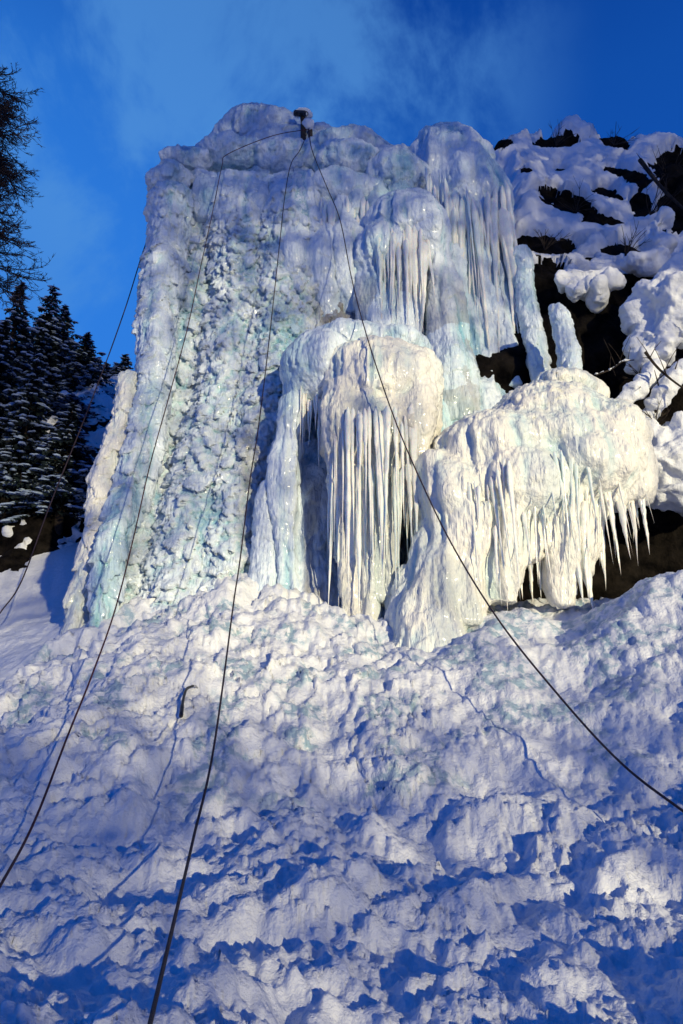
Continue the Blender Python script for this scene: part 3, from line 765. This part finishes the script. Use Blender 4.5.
for k, (px, py, Y, h, lab) in enumerate([(556,146,16.6,.7,'bare twigs in the uppermost dark gap of the rock slope'),(614,145,16.8,.6,'bare twigs in the small top gap right of the uppermost one'),
        (575,212,14.6,.7,'bare twigs in the long slanting gap in the middle of the slope'),(545,250,13.2,.6,'bare twigs under the lowest gap beside the ice pillar'),
        (650,215,14.2,.9,'bare shrub in the dark rock at the right edge of the slope'),(668,180,15.4,.9,'bare shrub in the biggest dark gap near the right edge'),
        (625,256,13.0,.7,'bare twigs just above the ragged snow clump'),(640,378,11.6,.6,'bare shrub between the snow covered branches at the right'),(655,425,11.3,.5,'bare twigs sticking out above the lit snow bank')]): shrub(px, py, Y, h, lab, 50+k)

# ------------------------------------------------------------------ bare larch at the upper left
def larch():
    base = P(-170, 560, 14.0); o = empty('larch_tree', base, 'bare brown larch reaching into the picture at the upper left', 'tree')
    TV, TF, BV, BF = [], [], [], []; r_ = random.Random(5)
    topz = 20.3; bx, by, bz = base
    tube(TV, TF, [(bx, by, bz-3), (bx+.1, by, bz+4), (bx, by, bz+8), (bx+.05, by, topz)], [.28, .2, .13, .03], 10)
    def twig(p, d, L, r, lev):
        n = 5; pts = [p]; q = p
        for i in range(n):
            d = (d+Vector((r_.uniform(-.22, .22), r_.uniform(-.22, .22), r_.uniform(-.16, .14)+(.05 if lev else -.02)))).normalized(); q = q+d*L/n; pts.append(q)
        tube(BV, BF, pts, [r*(1-.8*i/n) for i in range(n+1)], 4 if lev < 2 else 3)
        if lev < 3:
            m = (22, 11, 5)[lev]
            for k in range(m):
                s = r_.uniform(.18, .98); i = min(int(s*n), n-1); pp = pts[i].lerp(pts[i+1], s*n-i)
                a = Vector((r_.uniform(-1, 1), r_.uniform(-1, 1), r_.uniform(-.7, .55)))
                twig(pp, (d*.75+a*.75).normalized(), L*r_.uniform(.22, .42), max(r*.45, .008), lev+1)
    z = 12.7
    while z < topz-.3:
        for k in range(3):
            a = r_.uniform(-1.3, 1.3); L = max(.5, 2.35*min(1, (topz-z)/3.5))*r_.uniform(.7, 1.15)
            twig(Vector((bx, by, z)), Vector((math.cos(a), math.sin(a), r_.uniform(-.25, .15))).normalized(), L, .032, 0)
        z += r_.uniform(.3, .55)
    link('trunk', pymesh('trunk', TV, TF, M_LARCH), None, o); link('branches', pymesh('branches', BV, BF, M_LARCH), None, o)
larch()

# ------------------------------------------------------------------ ropes
def rope(pts, r, m, label, n=14, clear=True):
    V, F = [], []; Q = [Vector(q) for q in catmull([tuple(P(*p)) for p in pts], n)]
    if clear:                                                # a taut rope lies in front of the ice: keep it off the surface
        dg_ = bpy.context.evaluated_depsgraph_get(); D_ = []
        for q in Q:
            d = q-EYE; L = d.length; d.normalize(); hit = sc.ray_cast(dg_, EYE, d)
            D_.append(min(1, ((hit[1]-EYE).length-.14)/L) if hit[0] else 1)
        D_ = [min(D_[max(0, i-10):i+11]) for i in range(len(D_))]
        D_ = [sum(D_[max(0, i-10):i+11])/len(D_[max(0, i-10):i+11]) for i in range(len(D_))]
        Q = [EYE+(q-EYE)*k for q, k in zip(Q, D_)]
    tube(V, F, [tuple(q) for q in Q], r, 8)
    o = link('rope', pymesh('rope', V, F, m), None); tag(o, label, 'rope', 'climbing ropes hanging from the top of the ice')
rope([(309,129,13.7),(300,150,13.3),(291,164,12.9),(285,195,12.2),(280,240,11.6),(268,350,10.4),(258,430,9.5),(250,480,9.0),(240,560,8.1),(234,600,7.6),(215,740,5.6),(193,840,4.6),(172,930,3.5),(150,1024,2.7),(134,1090,2.2)], .0085, M_ROPE, 'dark climbing rope down the middle of the tower to the bottom edge')
rope([(309,129,13.7),(272,136,13.6),(228,154,13.3),(222,166,12.9),(213,210,12.1),(200,270,11.4),(187,330,10.7),(168,400,10.0),(150,465,9.4),(133,540,8.6),(115,610,7.7),(92,675,6.8),(68,735,5.9),(35,820,5.0),(0,886,4.4),(-40,950,3.9)], .008, M_ROPE2, 'reddish dark climbing rope down the left half of the tower to the left edge')
rope([(309,129,13.7),(312,150,13.2),(326,185,12.5),(340,220,12.0),(352,280,11.2),(368,340,10.2),(395,420,9.4),(425,490,8.7),(455,550,8.1),(500,622,7.3),(560,697,6.5),(620,762,5.8),(683,811,5.3),(740,850,5.0)], .0095, M_ROPE, 'dark climbing rope curving across both ice bulges to the right edge')
rope([(150,232,13.0),(141,258,13.1),(128,300,13.4),(116,335,13.7),(105,365,14.0),(80,430,13.8),(50,505,13.2),(22,580,12.4),(0,613,12.0),(-30,655,11.6)], .012, M_ROPE, 'thin rope slanting in open air left of the tower, in front of the firs', clear=False)

# ------------------------------------------------------------------ anchor on the crown
def boxm(V, F, c, sx_, sy_, sz_, rot=0.):
    bm = bmesh.new(); bmesh.ops.create_cube(bm, size=1); bmesh.ops.scale(bm, vec=(sx_, sy_, sz_), verts=bm.verts)
    bmesh.ops.bevel(bm, geom=bm.edges[:]+bm.verts[:], offset=min(sx_, sy_, sz_)*.18, segments=2, affect='EDGES')
    bmesh.ops.rotate(bm, cent=(0, 0, 0), matrix=Matrix.Rotation(rot, 3, 'Y'), verts=bm.verts); n0 = len(V)
    for v in bm.verts: V.append(tuple(Vector(c)+v.co))
    bm.verts.index_update()
    for f in bm.faces: F.append(tuple(n0+v.index for v in f.verts))
    bm.free()
ac = P(302, 118, 14.0); m1 = mpp(302, 114, 14.3)
an = empty('rope_anchor', ac-Vector((0, 0, .5)), 'small dark rope anchor with snow on it at the very top of the crown', 'anchor')
V, F = [], []; tube(V, F, [ac+Vector((.05, 0, -.9)), ac+Vector((.03, 0, -.1)), ac+Vector((0, 0, .12))], [.07, .065, .06], 10)
tube(V, F, [ac+Vector((.22, .05, -.9)), ac+Vector((.2, .05, -.1))], [.06, .05], 8); link('post', pymesh('post', V, F, M_WOOD), None, an)
V, F = [], []; boxm(V, F, ac+Vector((-.05, -.08, .06)), .30, .12, .12, .1); link('bracket', pymesh('bracket', V, F, M_METAL, False), None, an)
for dx in (-.12, .1):
    V, F = [], []; c = ac+Vector((dx, -.17, -.05)); 
    tube(V, F, [c+Vector((.055*math.cos(a), 0, .07*math.sin(a))) for a in np.linspace(0, 6.3, 14)], .012, 5); link('ring', pymesh('ring', V, F, M_METAL), None, an)
S = Shape(); S.ell(ac+Vector((.02, 0, .17)), .2, .13, .07); S.ell(ac+Vector((.15, 0, .08)), .13, .1, .09); S.ell(ac+Vector((.16, -.02, -.22)), .15, .12, .16); S.ell(ac+Vector((-.12, 0, .13)), .1, .1, .07)
me = S.remesh('snow_cap', .02); displace(me, .15, 0, .15, None, 31, cs=.4, droop=.1); link('snow_cap', me, M_SNOW, an)

# ------------------------------------------------------------------ ice tool stuck in the cone
dg = bpy.context.evaluated_depsgraph_get()
def on_ground(px, py, lift=0.):
    d = ray(px, py).normalized(); hit, loc, no, idx, ob, mw = sc.ray_cast(dg, EYE, d); return loc-d*lift
a = on_ground(193, 686, .07); b = on_ground(181, 716, .05)
tl = empty('ice_tool', b, 'dark curved ice tool stuck in the snow cone between the left and middle rope', 'ice tool')
mid = a.lerp(b, .5)+Vector((-.03, -.04, .015)); V, F = [], []
Q = catmull([tuple(a), tuple(a.lerp(b, .15)+Vector((-.04, -.03, .01))), tuple(mid), tuple(b)], 6); tube(V, F, [tuple(q) for q in Q], [.013]*4+[.014]*(len(Q)-8)+[.02]*4, 8)
link('shaft', pymesh('shaft', V, F, M_METAL), None, tl)
V, F = [], []; tube(V, F, [a+Vector((-.01, -.01, 0)), a+Vector((.02, .03, .0)), a+Vector((.04, .07, -.02)), a+Vector((.06, .12, -.05))], [.014, .012, .009, .004], 6); link('pick', pymesh('pick', V, F, M_STEEL), None, tl)

# ------------------------------------------------------------------ fallen branches with snow on the right
def branch(pts, r, snow, label, seed):
    o = empty('fallen_branch', P(*pts[0]), label, 'branch'); V, F = [], []
    Q = [Vector(q) for q in catmull([tuple(P(*p)) for p in pts], 6)]
    tube(V, F, Q, [r*(1-.6*i/len(Q)) for i in range(len(Q))], 7)
    r_ = random.Random(seed)
    for k in range(6):
        i = r_.randrange(2, len(Q)-1); d = Vector((r_.uniform(-.4, .4), r_.uniform(-.4, .1), r_.uniform(-.2, .5)))*.9
        tube(V, F, [Q[i], Q[i]+d*.5+Vector((0, 0, .03)), Q[i]+d], [r*.4, r*.25, .004], 4)
    link('wood', pymesh('wood', V, F, M_BARK), None, o)
    if snow:
        S = Shape()
        for i in range(0, len(Q)):
            f = r_.uniform(.5, 1.1)*snow; S.ell(Q[i]+Vector((0, 0, f*.5)), f*1.1, f, f*.75)
        me = S.remesh('snow_load', .022 if snow < .12 else .03, 3); displace(me, .2, 0, .2, None, seed, cs=.5, droop=.2, mid=.12)
        bm = bmesh.new(); bm.from_mesh(me); bm.verts.ensure_lookup_table(); seen = set()
        for v0 in bm.verts:
            if v0.index in seen: continue
            st = [v0]; isl = []; seen.add(v0.index)
            while st:
                v = st.pop(); isl.append(v)
                for e_ in v.link_edges:
                    w = e_.other_vert(v)
                    if w.index not in seen: seen.add(w.index); st.append(w)
            if len(isl) < 30: continue
            idx = {v.index: k for k, v in enumerate(isl)}; fs = {f for v in isl for f in v.link_faces}
            link('snow_load', pymesh('snow_load', [v.co.copy() for v in isl], [tuple(idx[v.index] for v in f.verts) for f in fs], M_SNOW), None, o)
        bm.free()
branch([(596,375,11.6),(612,369,11.5),(622,362,11.4),(634,360,11.4)], .018, .035, 'thin twig with a line of snow crossing the black hollow', 1)
branch([(612,418,11.2),(630,400,11.1),(645,385,11.1),(655,372,11.2)], .05, .16, 'thick snow covered branch leaning left above the snow bank', 2)
branch([(650,420,11.3),(662,400,11.0),(680,378,10.9),(705,360,10.9)], .05, .18, 'snow covered branch at the right edge rising to the right', 3)
branch([(645,352,10.7),(660,370,10.7),(683,388,10.6),(705,400,10.6)], .025, 0, 'bare dark branch sloping down to the right edge', 4)
branch([(640,160,15.3),(662,188,14.9),(690,215,14.5)], .06, 0, 'bare dark branch lying high on the snowy right slope', 6)

# ------------------------------------------------------------------ unseen pine wood, added to shade the upper ice and the foreground
def wood():
    az, el = R(SUN_AZ), R(SUN_EL); s = Vector((math.sin(az), -math.cos(az), 0)); tv = Vector((math.cos(az), math.sin(az), 0)); D = 32
    r_ = random.Random(11); g_ = np.random.default_rng(11)
    def T(t, z):
        ss = lambda a, b, x: sstep(a, b, x)
        a = .60-.48*ss(7.8, 13, z)
        b = 1-.5*ss(7.2, 9.8, z)-.34*ss(9.8, 13.5, z)
        c = 1-.92*ss(7., 9.5, z)
        f = ss(4.5, 5.7, t); v = a*(1-f)+b*f
        f = ss(10.1, 11.4, t); v = v*(1-f)+c*f
        v = np.where(z < 5.2, np.maximum(v, (.55+.45*ss(.9, 2.7, t))*ss(5.2, 4.2, z)), v)
        v = np.where(z < 2.0, v*(.50+.50*ss(1.05, 2.0, z)), v)
        return np.maximum(v, .06)
    rise = 43*math.tan(el); A = 0.04
    t0, t1, z0, z1 = -4., 26., -.6, 27.
    n = int((t1-t0)*(z1-z0)*2.8/(A*.33))
    t = g_.uniform(t0, t1, n); z = g_.uniform(z0, z1, n)
    k = g_.random(n) < -np.log(T(t, z))/2.8; t = t[k]; z = z[k]; n = len(t)
    C = np.array(s)[None]*(D+g_.uniform(-5, 5, n))[:, None]+np.array(tv)[None]*t[:, None]; C[:, 2] += z+rise
    a = g_.normal(size=(n, 3)); a /= np.linalg.norm(a, axis=1)[:, None]; b = np.cross(a, g_.normal(size=(n, 3))); b /= np.linalg.norm(b, axis=1)[:, None]
    q = (.5*math.sqrt(A)*g_.uniform(.7, 1.3, n))[:, None]
    VV = np.stack([C-a*q*1.6, C-b*q*.8, C+a*q*1.6, C+b*q*.8], 1).reshape(-1, 3); V, F = [], []
    t = t0
    while t < t1:
        c = s*(D+r_.uniform(-5, 5))+tv*t; tube(V, F, [c+Vector((0, 0, -3)), c+Vector((0, 0, 14)), c+Vector((0, 0, 30))], [.2, .14, .04] if t < .5 or t > 11 else [.05, .04, .02], 6); t += r_.uniform(2.2, 4)
    n0 = len(VV); F = [f for f in F if len(f) == 4]
    V = np.concatenate([VV, np.array(V)]); F = np.concatenate([np.arange(n0).reshape(-1, 4), np.array(F)+n0])
    o = link('added_shade_wood', mesh_np('added_shade_wood', V, F, False), M_NEED); tag(o, 'unseen pine foliage added behind the camera to shade the ice', 'wood', kind='stuff')
wood()

# ------------------------------------------------------------------ render
sc.render.engine = 'CYCLES'
sc.cycles.max_bounces = 5; sc.cycles.diffuse_bounces = 3; sc.cycles.glossy_bounces = 2
